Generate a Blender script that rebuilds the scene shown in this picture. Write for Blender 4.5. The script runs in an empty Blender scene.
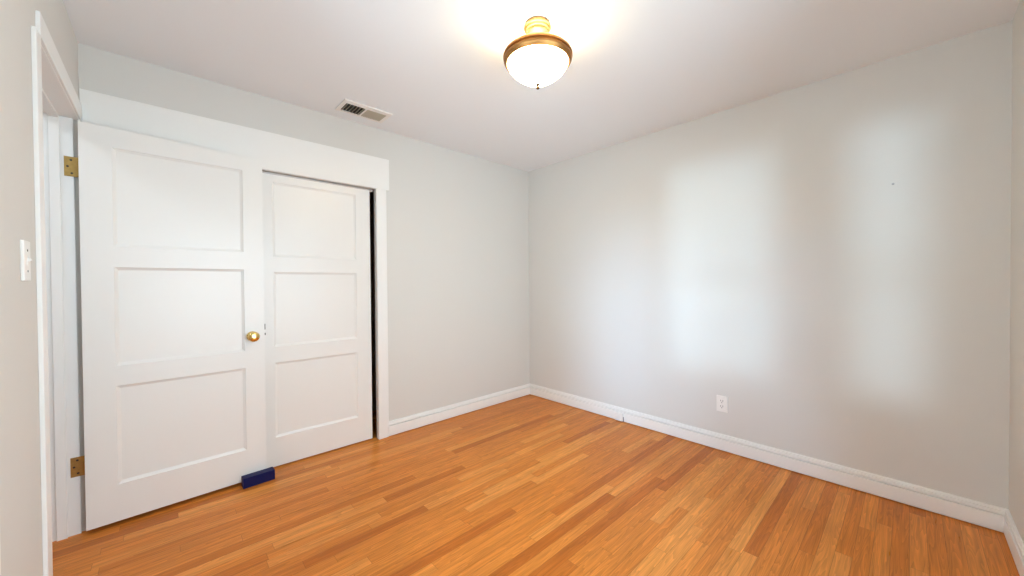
import bpy, bmesh, math
from mathutils import Vector, Matrix

# ------------------------------------------------------------------ camera
S = bpy.context.scene
COL = S.collection
CAM_LOC = Vector((-2.9398, -2.8574, 1.2166))
YAW, PITCH, ROLL, FPX = 0.7536, -0.0115, -0.0078, 373.22
fw = Vector((math.sin(YAW) * math.cos(PITCH), math.cos(YAW) * math.cos(PITCH), math.sin(PITCH)))
rt = Vector((math.cos(YAW), -math.sin(YAW), 0))
up = rt.cross(fw)
r2 = rt * math.cos(ROLL) + up * math.sin(ROLL)
u2 = -rt * math.sin(ROLL) + up * math.cos(ROLL)
cd = bpy.data.cameras.new('camera')
cd.sensor_fit = 'HORIZONTAL'
cd.sensor_width = 36.0
cd.lens = 36.0 * FPX / 1024.0
cd.clip_start = 0.02
cam = bpy.data.objects.new('camera', cd)
m = Matrix((r2, u2, -fw)).transposed().to_4x4()
m.translation = CAM_LOC
cam.matrix_world = m
COL.objects.link(cam)
S.camera = cam

# ------------------------------------------------------------------ view, world, daylight
S.view_settings.view_transform = 'Standard'
S.view_settings.look = 'None'
S.view_settings.gamma = 1.0
S.view_settings.use_curve_mapping = False
S.view_settings.exposure = 0.16
S.cycles.max_bounces = 12
S.cycles.diffuse_bounces = 8
S.cycles.transparent_max_bounces = 12
S.cycles.sample_clamp_indirect = 6.0
S.cycles.use_denoising = True
S.cycles.caustics_reflective = False
S.cycles.caustics_refractive = False

W, L, H = 3.23, 3.185, 2.44          # room: x -W..0, y -L..0, z 0..H

world = bpy.data.worlds.new('sky')
S.world = world
world.use_nodes = True
bg = world.node_tree.nodes['Background']
bg.inputs[0].default_value = (0.70, 0.875, 1.0, 1)
bg.inputs[1].default_value = 6.8

SUN_STRENGTH = 1.0
sd = bpy.data.lights.new('low_daylight', 'SUN')
sd.energy = SUN_STRENGTH
sd.angle = math.radians(4.6)
sd.color = (0.52, 0.80, 1.0)
so = bpy.data.objects.new('low_daylight', sd)
so.rotation_euler = Vector((1.0, 0.0, 0.0)).to_track_quat('-Z', 'Y').to_euler()
so.location = (-8, -2.2, 1.4)
COL.objects.link(so)
# blue sky glow low over the ground outside the left windows, slanting down into the room
sk = bpy.data.lights.new('sky_glow', 'SUN')
sk.energy = 2.3
sk.angle = math.radians(17)
sk.color = (0.40, 0.66, 1.0)
sko = bpy.data.objects.new('sky_glow', sk)
sko.rotation_euler = Vector((1.0, 0.22, -0.20)).to_track_quat('-Z', 'Y').to_euler()
sko.location = (-8, -4.0, 3.4)
COL.objects.link(sko)

# added fill light, unseen beyond the doorway, to brighten the door jamb
hd = bpy.data.lights.new('hall_fill', 'AREA')
hd.shape = 'DISK'
hd.size = 0.3
hd.energy = 7.5
hd.color = (0.82, 0.91, 1.0)
ho = bpy.data.objects.new('hall_fill', hd)
ho.location = (-3.95, -0.85, 2.43)
COL.objects.link(ho)

# window openings: (x0,x1,z0,z1) in the near wall, (y0,y1,z0,z1) in the left wall
WIN_FRONT = (-2.85, -1.15, 0.36, 2.08)
WIN_LEFT_A = (-2.29, -1.50, 0.50, 2.16)
WIN_LEFT_B = (-2.97, -2.57, 0.50, 2.16)


def portal(name, loc, normal, sx, sy):
    d = bpy.data.lights.new(name, 'AREA')
    d.shape = 'RECTANGLE'
    d.size, d.size_y = sx, sy
    d.cycles.is_portal = True
    o = bpy.data.objects.new(name, d)
    o.location = loc
    o.rotation_euler = Vector(normal).to_track_quat('-Z', 'Z').to_euler()
    COL.objects.link(o)


portal('window_daylight', ((WIN_FRONT[0] + WIN_FRONT[1]) / 2, -L - 0.14, (WIN_FRONT[2] + WIN_FRONT[3]) / 2), (0, 1, 0),
       WIN_FRONT[1] - WIN_FRONT[0], WIN_FRONT[3] - WIN_FRONT[2])
for wl in (WIN_LEFT_A, WIN_LEFT_B):
    portal('window_daylight', (-W - 0.14, (wl[0] + wl[1]) / 2, (wl[2] + wl[3]) / 2), (1, 0, 0), wl[1] - wl[0], wl[3] - wl[2])

LAMP_GLOW = 34.0
LAMP_COLOR = (1.0, 0.78, 0.46, 1)


# ------------------------------------------------------------------ materials
def new_mat(name):
    mt = bpy.data.materials.new(name)
    mt.use_nodes = True
    nt = mt.node_tree
    return mt, nt, nt.nodes['Principled BSDF']


def nd(nt, kind, **kw):
    n = nt.nodes.new(kind)
    for k, v in kw.items():
        setattr(n, k, v)
    return n


def paint(name, color, rough=0.6, bump=0.0, scale=120.0, spec=0.5, mottle=0.0):
    """painted surface: faint roller texture and very slight tone variation"""
    mt, nt, b = new_mat(name)
    b.inputs['Base Color'].default_value = (*color, 1)
    b.inputs['Roughness'].default_value = rough
    b.inputs['Specular IOR Level'].default_value = spec
    tc = nd(nt, 'ShaderNodeTexCoord')
    if mottle:
        nz = nd(nt, 'ShaderNodeTexNoise')
        nz.inputs['Scale'].default_value = 1.7
        nz.inputs['Detail'].default_value = 4
        nt.links.new(tc.outputs['Object'], nz.inputs['Vector'])
        mx = nd(nt, 'ShaderNodeMix', data_type='RGBA')
        mx.inputs[6].default_value = (*[c * (1 - mottle) for c in color], 1)
        mx.inputs[7].default_value = (*[min(1, c * (1 + mottle)) for c in color], 1)
        nt.links.new(nz.outputs['Fac'], mx.inputs[0])
        nt.links.new(mx.outputs[2], b.inputs['Base Color'])
    if bump:
        nz = nd(nt, 'ShaderNodeTexNoise')
        nz.inputs['Scale'].default_value = scale
        nz.inputs['Detail'].default_value = 3
        nt.links.new(tc.outputs['Object'], nz.inputs['Vector'])
        bp = nd(nt, 'ShaderNodeBump')
        bp.inputs['Strength'].default_value = bump
        bp.inputs['Distance'].default_value = 0.002
        nt.links.new(nz.outputs['Fac'], bp.inputs['Height'])
        nt.links.new(bp.outputs['Normal'], b.inputs['Normal'])
    return mt


def metal(name, color, rough=0.25, spots=0.0):
    mt, nt, b = new_mat(name)
    b.inputs['Metallic'].default_value = 1.0
    b.inputs['Base Color'].default_value = (*color, 1)
    b.inputs['Roughness'].default_value = rough
    tc = nd(nt, 'ShaderNodeTexCoord')
    nz = nd(nt, 'ShaderNodeTexNoise')
    nz.inputs['Scale'].default_value = 60
    nt.links.new(tc.outputs['Object'], nz.inputs['Vector'])
    mr = nd(nt, 'ShaderNodeMapRange')
    mr.inputs['To Min'].default_value = rough * 0.8
    mr.inputs['To Max'].default_value = rough * 1.25
    nt.links.new(nz.outputs['Fac'], mr.inputs['Value'])
    nt.links.new(mr.outputs['Result'], b.inputs['Roughness'])
    if spots:
        mx = nd(nt, 'ShaderNodeMix', data_type='RGBA')
        mx.inputs[6].default_value = (*[c * (1 - spots) for c in color], 1)
        mx.inputs[7].default_value = (*color, 1)
        nt.links.new(nz.outputs['Fac'], mx.inputs[0])
        nt.links.new(mx.outputs[2], b.inputs['Base Color'])
    return mt


def wood_floor():
    mt, nt, b = new_mat('oak_strip_floor')
    lk = nt.links.new

    def math_(op, a, c=None, use=None):
        n = nd(nt, 'ShaderNodeMath', operation=op)
        for i, v in enumerate((a, c)):
            if v is None:
                continue
            if isinstance(v, (int, float)):
                n.inputs[i].default_value = v
            else:
                lk(v, n.inputs[i])
        return n.outputs[0]

    tc = nd(nt, 'ShaderNodeTexCoord')
    sp = nd(nt, 'ShaderNodeSeparateXYZ')
    lk(tc.outputs['Object'], sp.inputs[0])
    X, Y = sp.outputs[0], sp.outputs[1]
    PW = 0.0572
    yr = math_('DIVIDE', Y, PW)
    row = math_('FLOOR', yr)
    fy = math_('FRACT', yr)
    wn = nd(nt, 'ShaderNodeTexWhiteNoise', noise_dimensions='1D')
    lk(row, wn.inputs['W'])
    srow = nd(nt, 'ShaderNodeSeparateXYZ')
    lk(wn.outputs['Color'], srow.inputs[0])
    ln = math_('ADD', math_('MULTIPLY', srow.outputs[0], 0.9), 0.5)
    xo = math_('ADD', X, math_('MULTIPLY', srow.outputs[1], 7.0))
    xr = math_('DIVIDE', math_('ADD', xo, 20.0), ln)
    cell = math_('FLOOR', xr)
    fx = math_('FRACT', xr)
    cmb = nd(nt, 'ShaderNodeCombineXYZ')
    lk(row, cmb.inputs[0])
    lk(cell, cmb.inputs[1])
    wn2 = nd(nt, 'ShaderNodeTexWhiteNoise', noise_dimensions='2D')
    lk(cmb.outputs[0], wn2.inputs['Vector'])
    spc = nd(nt, 'ShaderNodeSeparateXYZ')
    lk(wn2.outputs['Color'], spc.inputs[0])
    # plank tone
    ramp = nd(nt, 'ShaderNodeValToRGB')
    cr = ramp.color_ramp
    cr.elements[0].position = 0.0
    cr.elements[0].color = FLOOR_RAMP[0]
    cr.elements[1].position = 1.0
    cr.elements[1].color = FLOOR_RAMP[3]
    e = cr.elements.new(0.16); e.color = FLOOR_RAMP[1]
    e = cr.elements.new(0.72); e.color = FLOOR_RAMP[2]
    lk(spc.outputs[0], ramp.inputs[0])
    # grain: long streaks, shifted on every strip
    gx = math_('ADD', math_('MULTIPLY', X, 3.0), math_('MULTIPLY', spc.outputs[1], 37.0))
    gy = math_('ADD', math_('MULTIPLY', Y, 75.0), math_('MULTIPLY', spc.outputs[2], 91.0))
    gv = nd(nt, 'ShaderNodeCombineXYZ')
    lk(gx, gv.inputs[0]); lk(gy, gv.inputs[1])
    n1 = nd(nt, 'ShaderNodeTexNoise')
    n1.inputs['Scale'].default_value = 1.0
    n1.inputs['Detail'].default_value = 5.0
    n1.inputs['Distortion'].default_value = 0.6
    lk(gv.outputs[0], n1.inputs['Vector'])
    # cathedral figure
    hx = math_('ADD', math_('MULTIPLY', X, 1.7), math_('MULTIPLY', spc.outputs[2], 53.0))
    hy = math_('ADD', math_('MULTIPLY', Y, 26.0), math_('MULTIPLY', spc.outputs[1], 29.0))
    hv = nd(nt, 'ShaderNodeCombineXYZ')
    lk(hx, hv.inputs[0]); lk(hy, hv.inputs[1])
    wv = nd(nt, 'ShaderNodeTexNoise')
    wv.inputs['Scale'].default_value = 1.0
    wv.inputs['Detail'].default_value = 1.5
    lk(hv.outputs[0], wv.inputs['Vector'])
    rings = math_('FRACT', math_('MULTIPLY', wv.outputs['Fac'], 13.0))
    g1 = nd(nt, 'ShaderNodeMapRange')
    g1.inputs['From Min'].default_value = 0.3
    g1.inputs['From Max'].default_value = 0.75
    g1.inputs['To Min'].default_value = 0.72
    g1.inputs['To Max'].default_value = 1.12
    lk(n1.outputs['Fac'], g1.inputs['Value'])
    g2 = nd(nt, 'ShaderNodeMapRange')
    g2.inputs['To Min'].default_value = 1.08
    g2.inputs['To Max'].default_value = 0.84
    lk(rings, g2.inputs['Value'])
    # slow tone drift over the floor
    n3 = nd(nt, 'ShaderNodeTexNoise')
    n3.inputs['Scale'].default_value = 1.3
    lk(tc.outputs['Object'], n3.inputs['Vector'])
    g3 = nd(nt, 'ShaderNodeMapRange')
    g3.inputs['From Min'].default_value = 0.3
    g3.inputs['From Max'].default_value = 0.7
    g3.inputs['To Min'].default_value = 0.93
    g3.inputs['To Max'].default_value = 1.07
    lk(n3.outputs['Fac'], g3.inputs['Value'])
    # joints
    ey = math_('MULTIPLY', math_('MINIMUM', fy, math_('SUBTRACT', 1.0, fy)), PW)
    ex = math_('MULTIPLY', math_('MINIMUM', fx, math_('SUBTRACT', 1.0, fx)), ln)
    gap = nd(nt, 'ShaderNodeMapRange')
    gap.inputs['From Min'].default_value = 0.0003
    gap.inputs['From Max'].default_value = 0.0011
    gap.inputs['To Min'].default_value = 0.55
    gap.inputs['To Max'].default_value = 1.0
    lk(math_('MINIMUM', ey, ex), gap.inputs['Value'])
    tone = math_('MULTIPLY', math_('MULTIPLY', g1.outputs[0], g2.outputs[0]), math_('MULTIPLY', g3.outputs[0], gap.outputs[0]))
    vm = nd(nt, 'ShaderNodeVectorMath', operation='SCALE')
    lk(ramp.outputs[0], vm.inputs[0])
    lk(tone, vm.inputs['Scale'])
    lk(vm.outputs[0], b.inputs['Base Color'])
    b.inputs['Specular IOR Level'].default_value = 0.17
    rr = nd(nt, 'ShaderNodeMapRange')
    rr.inputs['To Min'].default_value = 0.24
    rr.inputs['To Max'].default_value = 0.36
    lk(n1.outputs['Fac'], rr.inputs['Value'])
    lk(rr.outputs[0], b.inputs['Roughness'])
    bp = nd(nt, 'ShaderNodeBump')
    bp.inputs['Strength'].default_value = 0.25
    bp.inputs['Distance'].default_value = 0.0015
    lk(gap.outputs[0], bp.inputs['Height'])
    lk(bp.outputs[0], b.inputs['Normal'])
    return mt


FLOOR_RAMP = [(0.51, 0.140, 0.018, 1), (0.66, 0.212, 0.032, 1), (0.72, 0.248, 0.042, 1), (0.80, 0.320, 0.070, 1)]
M = {}
M['wall'] = paint('wall_paint', (0.665, 0.652, 0.615), 0.65, 0.25, 160, 0.35, 0.008)
M['ceiling'] = paint('ceiling_paint', (0.82, 0.84, 0.855), 0.8, 0.25, 140, 0.3)
M['trim'] = paint('white_trim_paint', (0.83, 0.825, 0.80), 0.38, 0.08, 60, 0.5)
M['door'] = paint('white_door_paint', (0.82, 0.815, 0.785), 0.30, 0.08, 45, 0.5, 0.006)
M['floor'] = wood_floor()
M['brass'] = metal('polished_brass', (0.83, 0.60, 0.22), 0.14)
M['old_brass'] = metal('aged_brass', (0.62, 0.42, 0.15), 0.34, 0.35)
M['bronze'] = metal('brushed_bronze', (0.46, 0.22, 0.07), 0.4, 0.15)
M['gilt'] = metal('pale_gilt_metal', (0.27, 0.165, 0.07), 0.5)
M['finial'] = metal('dark_bronze', (0.10, 0.06, 0.03), 0.45)
M['nail'] = paint('grey_nail', (0.42, 0.42, 0.42), 0.5)
M['screw'] = paint('dark_screw', (0.05, 0.04, 0.03), 0.5)
M['dark'] = paint('painted_duct_shade', (0.022, 0.013, 0.009), 0.8)
M['plastic'] = paint('white_plastic', (0.84, 0.82, 0.78), 0.35)
M['slot'] = paint('socket_slot', (0.05, 0.045, 0.04), 0.6)
M['shadow_strip'] = paint('shadow_grey', (0.16, 0.15, 0.16), 0.5)
M['grille'] = paint('beige_register_enamel', (0.50, 0.45, 0.34), 0.45)
M['vent_frame'] = paint('white_register_enamel', (0.82, 0.79, 0.75), 0.45)
M['blue'] = paint('navy_foam', (0.002, 0.004, 0.062), 0.5, 0.1, 400, 0.22)
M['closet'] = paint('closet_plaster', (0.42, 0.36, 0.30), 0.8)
M['steel'] = metal('galvanised_steel', (0.62, 0.58, 0.56), 0.4)

gm, gnt, gb = new_mat('lit_alabaster_glass')
gb.inputs['Base Color'].default_value = (0.95, 0.9, 0.8, 1)
gb.inputs['Roughness'].default_value = 0.3
gtc = nd(gnt, 'ShaderNodeTexCoord')
gnz = nd(gnt, 'ShaderNodeTexNoise')
gnz.inputs['Scale'].default_value = 9
gnz.inputs['Detail'].default_value = 3
gnt.links.new(gtc.outputs['Object'], gnz.inputs['Vector'])
gmr = nd(gnt, 'ShaderNodeMapRange')
gmr.inputs['To Min'].default_value = LAMP_GLOW * 0.85
gmr.inputs['To Max'].default_value = LAMP_GLOW * 1.15
gnt.links.new(gnz.outputs['Fac'], gmr.inputs['Value'])
gb.inputs['Emission Color'].default_value = LAMP_COLOR
gnt.links.new(gmr.outputs[0], gb.inputs['Emission Strength'])
M['bowl'] = gm

pm, pnt, pb = new_mat('window_glass')
for n in list(pnt.nodes):
    if n.type == 'BSDF_PRINCIPLED':
        pnt.nodes.remove(n)
ptr = nd(pnt, 'ShaderNodeBsdfTransparent')
pgl = nd(pnt, 'ShaderNodeBsdfGlossy')
pgl.inputs['Roughness'].default_value = 0.02
pfr = nd(pnt, 'ShaderNodeFresnel')
pfr.inputs['IOR'].default_value = 1.3
pmx = nd(pnt, 'ShaderNodeMixShader')
pnt.links.new(pfr.outputs[0], pmx.inputs[0])
pnt.links.new(ptr.outputs[0], pmx.inputs[1])
pnt.links.new(pgl.outputs[0], pmx.inputs[2])
pnt.links.new(pmx.outputs[0], pnt.nodes['Material Output'].inputs['Surface'])
M['glass'] = pm


# ------------------------------------------------------------------ mesh helpers
class MB:
    """collects shapes and links them as ONE mesh object"""

    def __init__(self):
        self.bm = bmesh.new()

    def box(self, x0, x1, y0, y1, z0, z1, bev=0.0, seg=2, mat=None):
        x0, x1 = sorted((x0, x1)); y0, y1 = sorted((y0, y1)); z0, z1 = sorted((z0, z1))
        r = bmesh.ops.create_cube(self.bm, size=1.0)
        vs = r['verts']
        for v in vs:
            v.co = Vector(((x0 + x1) / 2 + v.co.x * (x1 - x0), (y0 + y1) / 2 + v.co.y * (y1 - y0), (z0 + z1) / 2 + v.co.z * (z1 - z0)))
        if mat is not None:
            for v in vs:
                v.co = mat @ v.co
        if bev > 0:
            es = list({e for v in vs for e in v.link_edges})
            bmesh.ops.bevel(self.bm, geom=es, offset=bev, segments=seg, profile=0.5, affect='EDGES')
        return self

    def lathe(self, prof, n=48, axis=None, origin=(0, 0, 0)):
        """revolve (r, h) pairs about axis (default +z)"""
        q = Vector((0, 0, 1)).rotation_difference(Vector(axis)).to_matrix() if axis else Matrix.Identity(3)
        o = Vector(origin)
        rings = []
        for r, h in prof:
            if r < 1e-6:
                rings.append([self.bm.verts.new(o + q @ Vector((0, 0, h)))])
            else:
                rings.append([self.bm.verts.new(o + q @ Vector((r * math.cos(2 * math.pi * k / n), r * math.sin(2 * math.pi * k / n), h))) for k in range(n)])
        for a, c in zip(rings, rings[1:]):
            for k in range(n):
                k2 = (k + 1) % n
                f = [a[k % len(a)], a[k2 % len(a)], c[k2 % len(c)], c[k % len(c)]]
                f = list(dict.fromkeys(f))
                if len(f) >= 3:
                    self.bm.faces.new(f)
        return self

    def prism(self, prof, p0, p1, across, upv=(0, 0, 1)):
        """sweep a closed profile [(out, up)] from p0 to p1"""
        p0, p1, across, upv = Vector(p0), Vector(p1), Vector(across), Vector(upv)
        A = [self.bm.verts.new(p0 + across * a + upv * b) for a, b in prof]
        B = [self.bm.verts.new(p1 + across * a + upv * b) for a, b in prof]
        n = len(prof)
        for k in range(n):
            self.bm.faces.new([A[k], A[(k + 1) % n], B[(k + 1) % n], B[k]])
        self.bm.faces.new(list(reversed(A)))
        self.bm.faces.new(B)
        return self

    def build(self, name, mat, parent=None, smooth=False, loc=None):
        bmesh.ops.recalc_face_normals(self.bm, faces=self.bm.faces)
        me = bpy.data.meshes.new(name)
        self.bm.to_mesh(me)
        self.bm.free()
        me.materials.append(mat)
        if smooth:
            for p in me.polygons:
                p.use_smooth = True
            try:
                me.set_sharp_from_angle(angle=math.radians(35))
            except Exception:
                pass
        o = bpy.data.objects.new(name, me)
        COL.objects.link(o)
        if parent is not None:
            o.parent = parent
        if loc is not None:
            o.location = loc
        return o


def empty(name, loc=(0, 0, 0), rz=0.0):
    o = bpy.data.objects.new(name, None)
    o.empty_display_size = 0.05
    o.location = loc
    o.rotation_euler = (0, 0, rz)
    COL.objects.link(o)
    return o


def tag(o, label=None, cat=None, group=None, kind=None):
    if label: o['label'] = label
    if cat: o['category'] = cat
    if group: o['group'] = group
    if kind: o['kind'] = kind
    return o


def struct(o, label, cat):
    return tag(o, label, cat, kind='structure')


# ------------------------------------------------------------------ room shell
T = 0.12
struct(MB().box(-W - 0.12, 0.0, -L, 0.75, -0.08, 0.0).box(-4.6, -W - 0.12, -1.36, 0.75, -0.08, 0.0).build('floor', M['floor']),
       'glossy orange oak strip floor across the whole room', 'floor')
struct(MB().box(-W - 0.12, 0.12, -L - 0.12, 0.75, H, H + 0.10).box(-4.6, -W - 0.12, -1.36, 0.75, H, H + 0.10).build('ceiling', M['ceiling']),
       'plain white ceiling above the room', 'ceiling')

# closet opening in the back wall
CX0, CX1, CZ = -3.15, -1.705, 1.965
struct(MB().box(-W - 0.13, CX0, 0, 0.11, 0, H).box(CX0, CX1, 0, 0.11, CZ, H).box(CX1 + 0.03, 0.12, 0, 0.11, 0, H).box(CX1, CX1 + 0.03, 0, 0.11, CZ, H).build('wall_back', M['wall']),
       'pale grey wall that holds the closet doors', 'wall')
struct(MB().box(0, 0.12, -L - 0.12, 0, 0, H).build('wall_right', M['wall']),
       'broad pale wall with the window light falling on it', 'wall')
# near wall with its window
x0, x1, z0, z1 = WIN_FRONT
struct(MB().box(-W - T, x0, -L - T, -L, 0, H).box(x1, 0, -L - T, -L, 0, H).box(x0, x1, -L - T, -L, 0, z0).box(x0, x1, -L - T, -L, z1, H)
       .build('wall_front', M['wall']), 'pale wall meeting the room at the far right edge of the view', 'wall')
# left wall: doorway and two windows
DY0, DY1, DZ = -0.878, -0.058, 2.040
y = [-L, WIN_LEFT_B[0], WIN_LEFT_B[1], WIN_LEFT_A[0], WIN_LEFT_A[1]]
z0, z1 = WIN_LEFT_A[2], WIN_LEFT_A[3]
wl = MB()
wl.box(-W - T, -W, -L, WIN_LEFT_B[0], 0, H)
for q in (WIN_LEFT_B, WIN_LEFT_A):
    wl.box(-W - T, -W, q[0], q[1], 0, z0).box(-W - T, -W, q[0], q[1], z1, H)
wl.box(-W - T, -W, WIN_LEFT_B[1], WIN_LEFT_A[0], 0, H)
wl.box(-W - T, -W, WIN_LEFT_A[1], DY0 - 0.02, 0, H)
wl.box(-W - T, -W, DY0 - 0.02, DY1 + 0.015, DZ + 0.02, H)
wl.box(-W - T, -W, DY1 + 0.015, 0, 0, H)
struct(wl.build('wall_left', M['wall']), 'pale wall beside the doorway carrying the light switch', 'wall')
# closet inside and hallway beyond the doorway
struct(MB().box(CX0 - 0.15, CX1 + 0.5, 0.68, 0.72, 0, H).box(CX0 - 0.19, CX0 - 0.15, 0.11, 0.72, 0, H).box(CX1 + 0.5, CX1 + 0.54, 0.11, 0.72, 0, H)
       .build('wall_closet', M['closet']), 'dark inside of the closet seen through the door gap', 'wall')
struct(MB().box(-4.6, -4.5, -1.36, 0.45, 0, H).box(-4.5, -W - T, 0.35, 0.45, 0, H).box(-4.5, -W - T, -1.36, -1.28, 0, H)
       .build('wall_hall', M['wall']), 'hallway wall beyond the open doorway', 'wall')

# baseboards
BP = [(0, 0), (0.002, 0), (0.002, 0.007), (0.0155, 0.007), (0.0165, 0.008), (0.0165, 0.0835), (0.0155, 0.0845), (0.0008, 0.0850), (0.0008, 0.0905), (0.0125, 0.0910),
      (0.0125, 0.095), (0.0125, 0.1035), (0.0115, 0.1050), (0.0085, 0.1060), (0.0085, 0.113), (0.006, 0.118), (0, 0.119)]
struct(MB().prism(BP, (-1.632, 0, 0), (0, 0, 0), (0, -1, 0)).build('baseboard_back', M['trim']),
       'white stepped baseboard under the closet wall', 'baseboard')
struct(MB().prism(BP, (0, -0.0, 0), (0, -L, 0), (-1, 0, 0)).build('baseboard_right', M['trim']),
       'long white stepped baseboard under the outlet wall', 'baseboard')
struct(MB().prism(BP, (-W, -L, 0), (0, -L, 0), (0, 1, 0)).build('baseboard_front', M['trim']),
       'short stretch of white baseboard at the bottom right corner', 'baseboard')
struct(MB().prism(BP, (-W, -L, 0), (-W, -0.960, 0), (1, 0, 0)).build('baseboard_left', M['trim']),
       'white baseboard under the light switch wall', 'baseboard')


# windows (behind the camera; they let the daylight in)
def sash_window(name, a0, a1, z0, z1, along, off, label):
    """frame, two sashes and panes in an opening; along 'x' (near wall) or 'y' (left wall)"""
    def bx(mb, s0, s1, d0, d1, h0, h1):
        if along == 'x':
            mb.box(s0, s1, off - d1, off - d0, h0, h1)
        else:
            mb.box(off - d1, off - d0, s0, s1, h0, h1)
        return mb
    r = empty(name, ((a0 + a1) / 2 if along == 'x' else off, off if along == 'x' else (a0 + a1) / 2, z0))
    inv = Matrix.Translation(-Vector(r.location))
    def put(mb, nm, mt):
        o = mb.build(nm, mt, r)
        o.data.transform(inv)
        return o
    f = MB()
    for s0, s1, h0, h1 in ((a0, a0 + 0.02, z0, z1), (a1 - 0.02, a1, z0, z1), (a0 + 0.02, a1 - 0.02, z1 - 0.02, z1), (a0 + 0.02, a1 - 0.02, z0, z0 + 0.02)):
        bx(f, s0, s1, 0.0, 0.12, h0, h1)
    put(f, 'window_frame', M['trim'])
    zm = z0 + (z1 - z0) * 0.45
    for (h0, h1, d) in ((z0 + 0.02, zm + 0.02, 0.04), (zm - 0.02, z1 - 0.02, 0.075)):
        g = MB()
        b0, b1 = a0 + 0.02, a1 - 0.02
        for s0, s1, k0, k1 in ((b0, b0 + 0.03, h0, h1), (b1 - 0.03, b1, h0, h1), (b0 + 0.03, b1 - 0.03, h1 - 0.04, h1), (b0 + 0.03, b1 - 0.03, h0, h0 + 0.04)):
            bx(g, s0, s1, d, d + 0.03, k0, k1)
        put(g, 'sash', M['trim'])
        put(bx(MB(), b0 + 0.03, b1 - 0.03, d + 0.013, d + 0.017, h0 + 0.04, h1 - 0.04), 'pane', M['glass'])
    cs = MB()
    for s0, s1, h0, h1 in ((a0 - 0.07, a0, z0 - 0.07, z1 + 0.07), (a1, a1 + 0.07, z0 - 0.07, z1 + 0.07), (a0, a1, z1, z1 + 0.07), (a0, a1, z0 - 0.07, z0)):
        bx(cs, s0, s1, -0.012, 0.0, h0, h1)
    put(cs, 'casing', M['trim'])
    struct(r, label, 'window')


sash_window('window_1', *WIN_FRONT, 'x', -L, 'wide white double hung window in the near wall')
sash_window('window_2', *WIN_LEFT_A, 'y', -W, 'narrow white sash window nearer the doorway')
sash_window('window_3', *WIN_LEFT_B, 'y', -W, 'narrow white sash window nearer the room corner')

# ------------------------------------------------------------------ closet frame (trim_1)
t1 = struct(empty('trim_1', (CX1, 0, 0)), 'white closet frame with a deep header board and one side casing', 'door frame')


def put(mb, nm, mt, par, smooth=False):
    """build in world space, then parent keeping place"""
    o = mb.build(nm, mt, par, smooth)
    chain = Matrix.Identity(4)
    p = par
    while p is not None:
        chain = Matrix.LocRotScale(p.location, p.rotation_euler, None) @ chain
        p = p.parent
    o.data.transform(chain.inverted())
    return o


put(MB().box(-W + 0.002, -1.604, -0.011, 0.0, 1.968, 2.212, 0.002), 'header_board', M['trim'], t1)
put(MB().box(CX1, -1.629, -0.010, 0.0, 0.0, 1.968, 0.0015), 'side_casing', M['trim'], t1)
put(MB().box(CX1 - 0.006, CX1 + 0.03, -0.0098, 0.036, 0.0, CZ), 'jamb', M['trim'], t1)
put(MB().box(CX0, CX1 - 0.01, 0.044, 0.072, CZ - 0.010, CZ), 'sliding_track', M['steel'], t1)

# ------------------------------------------------------------------ room door frame (trim_2)
t2 = struct(empty('trim_2', (-W, (DY0 + DY1) / 2, 0)), 'white door frame around the open doorway on the left', 'door frame')
XO = -W - 0.14
put(MB().box(XO, -W - 0.016, DY1, DY1 + 0.013, 0.0, DZ), 'hinge_jamb', M['trim'], t2)
put(MB().box(XO, -W + 0.002, DY0 - 0.02, DY0, 0.0, DZ), 'latch_jamb', M['trim'], t2)
put(MB().box(XO, -W + 0.002, DY0 - 0.02, DY1 + 0.02, DZ, DZ + 0.02), 'head_jamb', M['trim'], t2)
st = MB()
st.box(-3.323, -3.288, DY1 - 0.012, DY1, 0.0, DZ - 0.012, 0.0015)
st.box(-3.323, -3.288, DY0, DY0 + 0.012, 0.0, DZ - 0.012, 0.0015)
st.box(-3.323, -3.288, DY0, DY1, DZ - 0.012, DZ, 0.0015)
put(st, 'door_stop', M['trim'], t2)
cs = MB()
cs.box(-W, -W + 0.011, -0.958, -0.893, 0.0, DZ + 0.004, 0.0015)
cs.box(-W, -W + 0.011, -0.897, -0.013, DZ + 0.004, DZ + 0.085, 0.0015)
cs.box(-W, -W + 0.008, DY1 + 0.006, -0.013, 0.0, DZ + 0.006, 0.0015)
put(cs, 'casing', M['trim'], t2)


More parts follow.
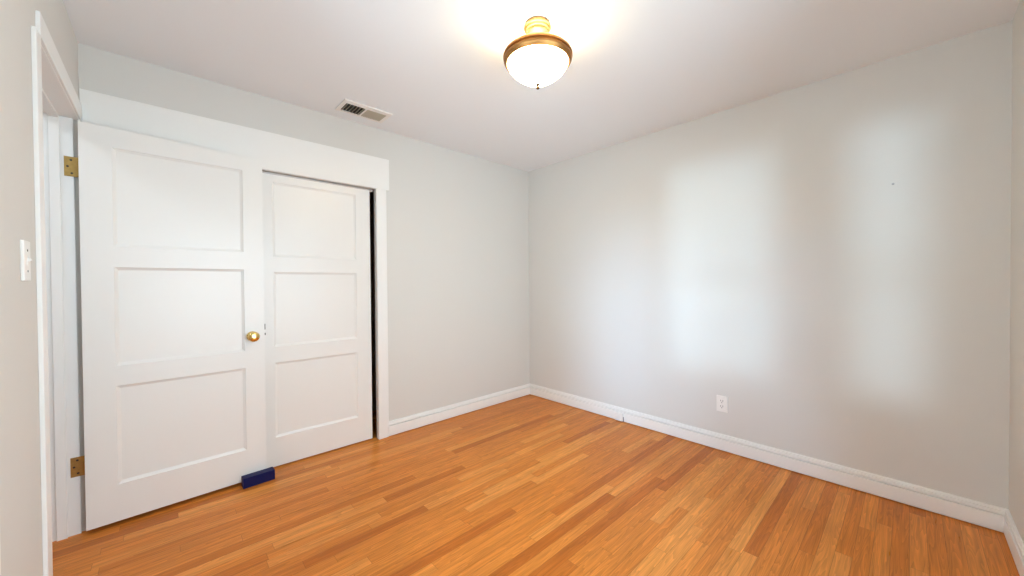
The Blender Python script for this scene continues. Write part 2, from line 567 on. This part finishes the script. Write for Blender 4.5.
# ------------------------------------------------------------------ doors
def door_slab(mb, u0, u1, z0a, z0b, z1a, z1b, th, cols, rows):
    """frame-and-panel door body, front face at v = 0, body to v = +th, cut for panels cols x rows; z0a/z0b bottom and z1a/z1b top at each end.
    Stiles and rails, edges eased; panels are added apart."""
    us = [u0, cols[0], cols[1], u1]
    def zb(u):
        return z0a + (z0b - z0a) * (u - u0) / (u1 - u0)
    def zt(u):
        return z1a + (z1b - z1a) * (u - u0) / (u1 - u0)
    bm = mb.bm
    def hexa(a0, a1, h00, h01, h10, h11):
        # a0..a1 along the door, bottoms h00 (at a0), h01 (at a1), tops h10, h11
        v = [bm.verts.new(c) for c in ((a0, 0, h00), (a1, 0, h01), (a1, th, h01), (a0, th, h00), (a0, 0, h10), (a1, 0, h11), (a1, th, h11), (a0, th, h10))]
        for f in ((0, 1, 5, 4), (1, 2, 6, 5), (2, 3, 7, 6), (3, 0, 4, 7), (4, 5, 6, 7), (3, 2, 1, 0)):
            bm.faces.new([v[i] for i in f])
        return v
    hexa(us[0], us[1], zb(us[0]), zb(us[1]), zt(us[0]), zt(us[1]))
    hexa(us[2], us[3], zb(us[2]), zb(us[3]), zt(us[2]), zt(us[3]))
    rows = sorted(rows)
    for k in range(len(rows) + 1):
        tops = (rows[k][0], rows[k][0]) if k < len(rows) else (zt(us[1]), zt(us[2]))
        bots = (zb(us[1]), zb(us[2])) if k == 0 else (rows[k - 1][1], rows[k - 1][1])
        hexa(us[1], us[2], *bots, *tops)
    return mb


def panel_mesh(a0, a1, h0, h1, th, rec):
    """recessed flat panel with a sloped sticking moulding on its front"""
    mb = MB()
    bm = mb.bm
    s = 0.014
    loops = [((a0, a1, h0, h1), 0.0015), ((a0 + 0.002, a1 - 0.002, h0 + 0.002, h1 - 0.002), 0.004),
             ((a0 + s, a1 - s, h0 + s, h1 - s), rec), ]
    rings = []
    for (p0, p1, q0, q1), d in loops:
        rings.append([bm.verts.new(c) for c in ((p0, d, q0), (p1, d, q0), (p1, d, q1), (p0, d, q1))])
    for A, B in zip(rings, rings[1:]):
        for k in range(4):
            bm.faces.new([A[k], A[(k + 1) % 4], B[(k + 1) % 4], B[k]])
    bm.faces.new(rings[-1])
    back = [bm.verts.new((c.co.x, th - 0.004, c.co.z)) for c in rings[0]]
    for k in range(4):
        bm.faces.new([rings[0][(k + 1) % 4], rings[0][k], back[k], back[(k + 1) % 4]])
    bm.faces.new(list(reversed(back)))
    return mb


ROWS = [(0.210, 0.712), (0.815, 1.316), (1.422, 1.920)]

# room door: open against the closet, hinged on the left
DANG = math.radians(2.35)
d1 = struct(empty('door_1', (-3.2255, -0.104, 0), DANG), 'white three panel hinged door standing open against the closet, brass knob', 'door')
TH = 0.035
sl = door_slab(MB(), 0.0, 0.756, 0.022, 0.022, 2.021, 2.004, TH, (0.111, 0.653), ROWS)
b = sl.build('door_body', M['door'], d1)
for q in ROWS:
    panel_mesh(0.111, 0.653, q[0], q[1], TH, 0.010).build('panel', M['door'], d1)
# knob with rose on the room side
kn = MB().lathe([(0, 0.0), (0.030, 0.0), (0.030, 0.002), (0.027, 0.006), (0.016, 0.009), (0.012, 0.012), (0.0115, 0.026), (0.016, 0.030), (0.0255, 0.036),
                 (0.0305, 0.045), (0.0305, 0.051), (0.026, 0.058), (0.018, 0.0615), (0.008, 0.0625), (0.0075, 0.0615), (0, 0.0615)],
                48, (0, -1, 0), (0, 0, 0)).build('door_knob', M['brass'], d1, True, (0.690, 0.0, 0.905))
# latch plate in the door's free edge
MB().box(0.7555, 0.7572, 0.008, 0.022, 0.865, 0.925).build('latch_plate', M['old_brass'], d1)


def hinge(zc):
    """butt hinge: leaf on the jamb, knuckle and three screws"""
    lf = MB().box(-3.2765, -W + 0.0030, DY1 - 0.0018, DY1 + 0.001, zc - 0.048, zc + 0.048, 0.0006, 1)
    o = put(lf, 'hinge', M['old_brass'], d1)
    kc = MB()
    for k in range(5):
        kc.lathe([(0, -0.0092), (0.0062, -0.0092), (0.0066, -0.0086), (0.0066, 0.0086), (0.0062, 0.0092), (0, 0.0092)], 20, None,
                 (-W + 0.0068, DY1 - 0.0065, zc + (k - 2) * 0.0192))
    kc.lathe([(0, 0), (0.0045, 0), (0.0045, 0.004), (0.002, 0.007), (0, 0.007)], 16, None, (-W + 0.0068, DY1 - 0.0065, zc + 0.048))
    kn_ = put(kc, 'knuckle', M['old_brass'], d1, True)
    kn_.parent = o
    for dx, dz in ((-3.254, 0.032), (-3.265, 0.0), (-3.252, -0.032)):
        s_ = put(MB().lathe([(0, 0), (0.0048, 0), (0.0042, 0.0007), (0, 0.001)], 14, (0, -1, 0), (dx, DY1 - 0.0018, zc + dz)), 'screw', M['screw'], d1)
        s_.parent = o
    # leaf on the door's edge
    l2 = MB().box(-0.0015, 0.0005, 0.002, TH - 0.002, zc - 0.048, zc + 0.048).build('hinge_leaf', M['old_brass'], o)
    return o


hinge(1.804)
hinge(0.333)

# sliding closet door
d2 = struct(empty('door_2', (-2.503, 0.030, 0)), 'white three panel sliding closet door partly behind the hinged door', 'door')
CW = 2.503 - 1.748
b = door_slab(MB(), 0.0, CW, 0.011, 0.011, 1.951, 1.951, 0.032, (0.104, 0.104 + 0.543), [(r0 - 0.006, r1 - 0.010) for r0, r1 in ROWS[:2]] + [(1.408, 1.902)]).build('door_body', M['door'], d2)
for q in [(r0 - 0.006, r1 - 0.010) for r0, r1 in ROWS[:2]] + [(1.408, 1.902)]:
    panel_mesh(0.104, 0.647, q[0], q[1], 0.032, 0.009).build('panel', M['door'], d2)
# narrow keyhole pull in the stile
pl = MB().box(0.0495, 0.0545, -0.0012, 0.002, 0.930, 0.968, 0.0008, 1).box(0.0485, 0.0560, -0.0012, 0.002, 0.893, 0.908, 0.0012, 1).build('finger_pull', M['slot'], d2)
hg = MB().box(CW - 0.05, CW + 0.022, 0.004, 0.010, 1.944, 1.9515).build('roller_hanger', M['steel'], d2)

# ------------------------------------------------------------------ ceiling light
LX, LY = -1.63, -1.651
cl = tag(empty('ceiling_light', (LX, LY, H)), 'lit bronze ceiling light with a glowing white glass bowl', 'ceiling light')


def on(mb, nm, mt, par, loc=(0, 0, 0)):
    return mb.build(nm, mt, par, True, loc)


on(MB().lathe([(0, 0), (0.056, 0), (0.057, -0.014), (0.065, -0.017), (0.065, -0.022), (0.061, -0.024), (0.058, -0.027), (0.056, -0.031), (0.050, -0.034), (0.049, -0.046),
               (0.042, -0.052), (0.034, -0.058), (0.014, -0.064), (0, -0.064)], 64), 'canopy', M['gilt'], cl)
on(MB().lathe([(0, -0.06), (0.007, -0.06), (0.007, -0.275), (0, -0.275)], 20), 'stem', M['gilt'], cl)
# flared ring band, open above
on(MB().lathe([(0.136, -0.126), (0.139, -0.128), (0.152, -0.137), (0.160, -0.146), (0.163, -0.153), (0.163, -0.158), (0.159, -0.160), (0.158, -0.160), (0.158, -0.165), (0.160, -0.168),
               (0.160, -0.174), (0.156, -0.180), (0.150, -0.187), (0.146, -0.188), (0.143, -0.184), (0.143, -0.160), (0.140, -0.146), (0.133, -0.130), (0.136, -0.126)], 96), 'ring', M['bronze'], cl)
arms = MB()
for k in range(3):
    a = math.radians(40 + 120 * k)
    arms.box(0.0, 0.142, -0.005, 0.005, -0.137, -0.132, 0, 2, Matrix.Rotation(a, 4, 'Z'))
on(arms, 'ring_bracket', M['gilt'], cl)
bowl = [(0.1425, -0.170), (0.1425, -0.188), (0.138, -0.199), (0.127, -0.215), (0.110, -0.231), (0.090, -0.246), (0.068, -0.260), (0.045, -0.272), (0.025, -0.280), (0.010, -0.283)]
on(MB().lathe(bowl + [(r * 0.975, z + 0.004) for r, z in reversed(bowl)] + [bowl[0]], 96), 'glass_bowl', M['bowl'], cl)
on(MB().lathe([(0, -0.281), (0.010, -0.281), (0.011, -0.284), (0.006, -0.287), (0.004, -0.290), (0.008, -0.295), (0.008, -0.300), (0.004, -0.305), (0, -0.306)], 32),
   'finial', M['finial'], cl)

# ------------------------------------------------------------------ ceiling air register
VX0, VX1, VY0, VY1 = -2.046, -1.718, -0.320, -0.128
av = tag(empty('ceiling_vent', ((VX0 + VX1) / 2, (VY0 + VY1) / 2, H)), 'white two way louvered air vent in the ceiling above the closet', 'vent')
IX0, IX1, IY0, IY1, XM = -2.022, -1.742, -0.278, -0.148, -1.886
fr = MB()
zf = H - 0.008
for bx in ((VX0, IX0, VY0, VY1), (IX1, VX1, VY0, VY1), (IX0, IX1, VY0, IY0), (IX0, IX1, IY1, VY1)):
    fr.box(bx[0], bx[1], bx[2], bx[3], zf, H, 0.0)
put(fr, 'register_frame', M['vent_frame'], av)
put(MB().box(XM - 0.005, XM + 0.005, IY0, IY1, zf, H, 0.0), 'divider', M['vent_frame'], av)
put(MB().box(IX0, IX1, IY0, IY1, H - 0.0009, H - 0.0003), 'duct_shade_sheet', M['dark'], av)  # flat dark sheet, shade of the duct put in as colour


def slats(n, xa, xb, lean):
    for k in range(n):
        xc = xa + (xb - xa) * (k + 0.5) / n
        mt = Matrix.Translation((xc, 0, H - 0.0052)) @ Matrix.Rotation(lean, 4, 'Y')
        put(MB().box(-0.0048, 0.0048, IY0, IY1, -0.0004, 0.0004, 0, 2, mt), 'slat', M['grille'], av)


slats(6, IX0, XM - 0.005, math.radians(-80))
slats(11, XM + 0.005, IX1, math.radians(28))

# ------------------------------------------------------------------ wall outlet
oy = -1.934
ot = tag(empty('wall_outlet', (0, oy, 0.339)), 'white duplex power outlet on the broad right wall', 'outlet')
put(MB().box(-0.009, 0, oy - 0.0365, oy + 0.0365, 0.282, 0.396, 0.002), 'cover_plate', M['plastic'], ot)
for zc in (0.3585, 0.3195):
    rc = put(MB().box(-0.0110, -0.007, oy - 0.017, oy + 0.017, zc - 0.0143, zc + 0.0143, 0.002), 'receptacle', M['plastic'], ot)
    s_ = MB().box(-0.0114, -0.0105, oy + 0.0055, oy + 0.0085, zc - 0.001, zc + 0.009).box(-0.0114, -0.0105, oy - 0.0085, oy - 0.0055, zc - 0.002, zc + 0.010)
    s_.lathe([(0, 0), (0.0028, 0), (0.0028, 0.0006), (0, 0.0006)], 14, (-1, 0, 0), (-0.0108, oy, zc - 0.008))
    s_ = put(s_, 'slot', M['slot'], ot)
    s_.parent = rc
put(MB().lathe([(0, 0), (0.003, 0), (0.0025, 0.001), (0, 0.0012)], 14, (-1, 0, 0), (-0.009, oy, 0.339)), 'screw', M['steel'], ot)

# ------------------------------------------------------------------ light switch
sy, sz = -1.106, 1.294
sw = tag(empty('light_switch', (-W, sy, sz)), 'white toggle light switch on the left wall beside the doorway', 'light switch')
put(MB().box(-W, -W + 0.0075, sy - 0.035, sy + 0.035, sz - 0.058, sz + 0.058, 0.002), 'cover_plate', M['plastic'], sw)
put(MB().box(-W + 0.006, -W + 0.009, sy - 0.005, sy + 0.005, sz - 0.012, sz + 0.012, 0.0008)
    .box(0.0, 0.008, -0.0042, 0.0042, -0.004, 0.004, 0.001, 2, Matrix.Translation((-W + 0.007, sy, sz + 0.002)) @ Matrix.Rotation(math.radians(-25), 4, 'Y')),
    'toggle', M['plastic'], sw)
for dz in (0.030, -0.030):
    put(MB().lathe([(0, 0), (0.0034, 0), (0.003, 0.001), (0, 0.0012)], 14, (1, 0, 0), (-W + 0.0074, sy, sz + dz)), 'screw', M['screw'], sw)

# ------------------------------------------------------------------ blue block holding the door
bb = MB()
bb.box(-0.082, 0.082, -0.0285, 0.0285, 0.0, 0.060, 0.0012, 1)
o = bb.build('door_stop_block', M['blue'], None, False, (-2.5195, -0.1045, 0))
o.rotation_euler = (0, 0, DANG)
tag(o, 'dark navy blue rectangular block on the floor holding the hinged door', 'doorstop')

# ------------------------------------------------------------------ phone jack on the baseboard
pj = tag(empty('phone_jack', (-0.0165, -1.110, 0.04)), 'small white box with a dark shadow strip beside it on the right baseboard', 'wall jack')
put(MB().box(-0.036, -0.0165, -1.150, -1.072, 0.008, 0.076, 0.004), 'box_cover', M['plastic'], pj)
put(MB().box(-0.024, -0.0165, -1.1545, -1.1505, 0.003, 0.046, 0.001), 'shadow_strip', M['shadow_strip'], pj)  # dark strip painted in as the shadow beside the box

# ------------------------------------------------------------------ nail in the right wall
nl = MB().lathe([(0, 0), (0.006, 0), (0.006, 0.001), (0.0035, 0.003), (0, 0.0035)], 16, (-1, 0, 0)).build('nail', M['nail'], None, True, (0, -2.793, 1.749))
tag(nl, 'tiny grey nail head in the bright patch of the right wall', 'nail')
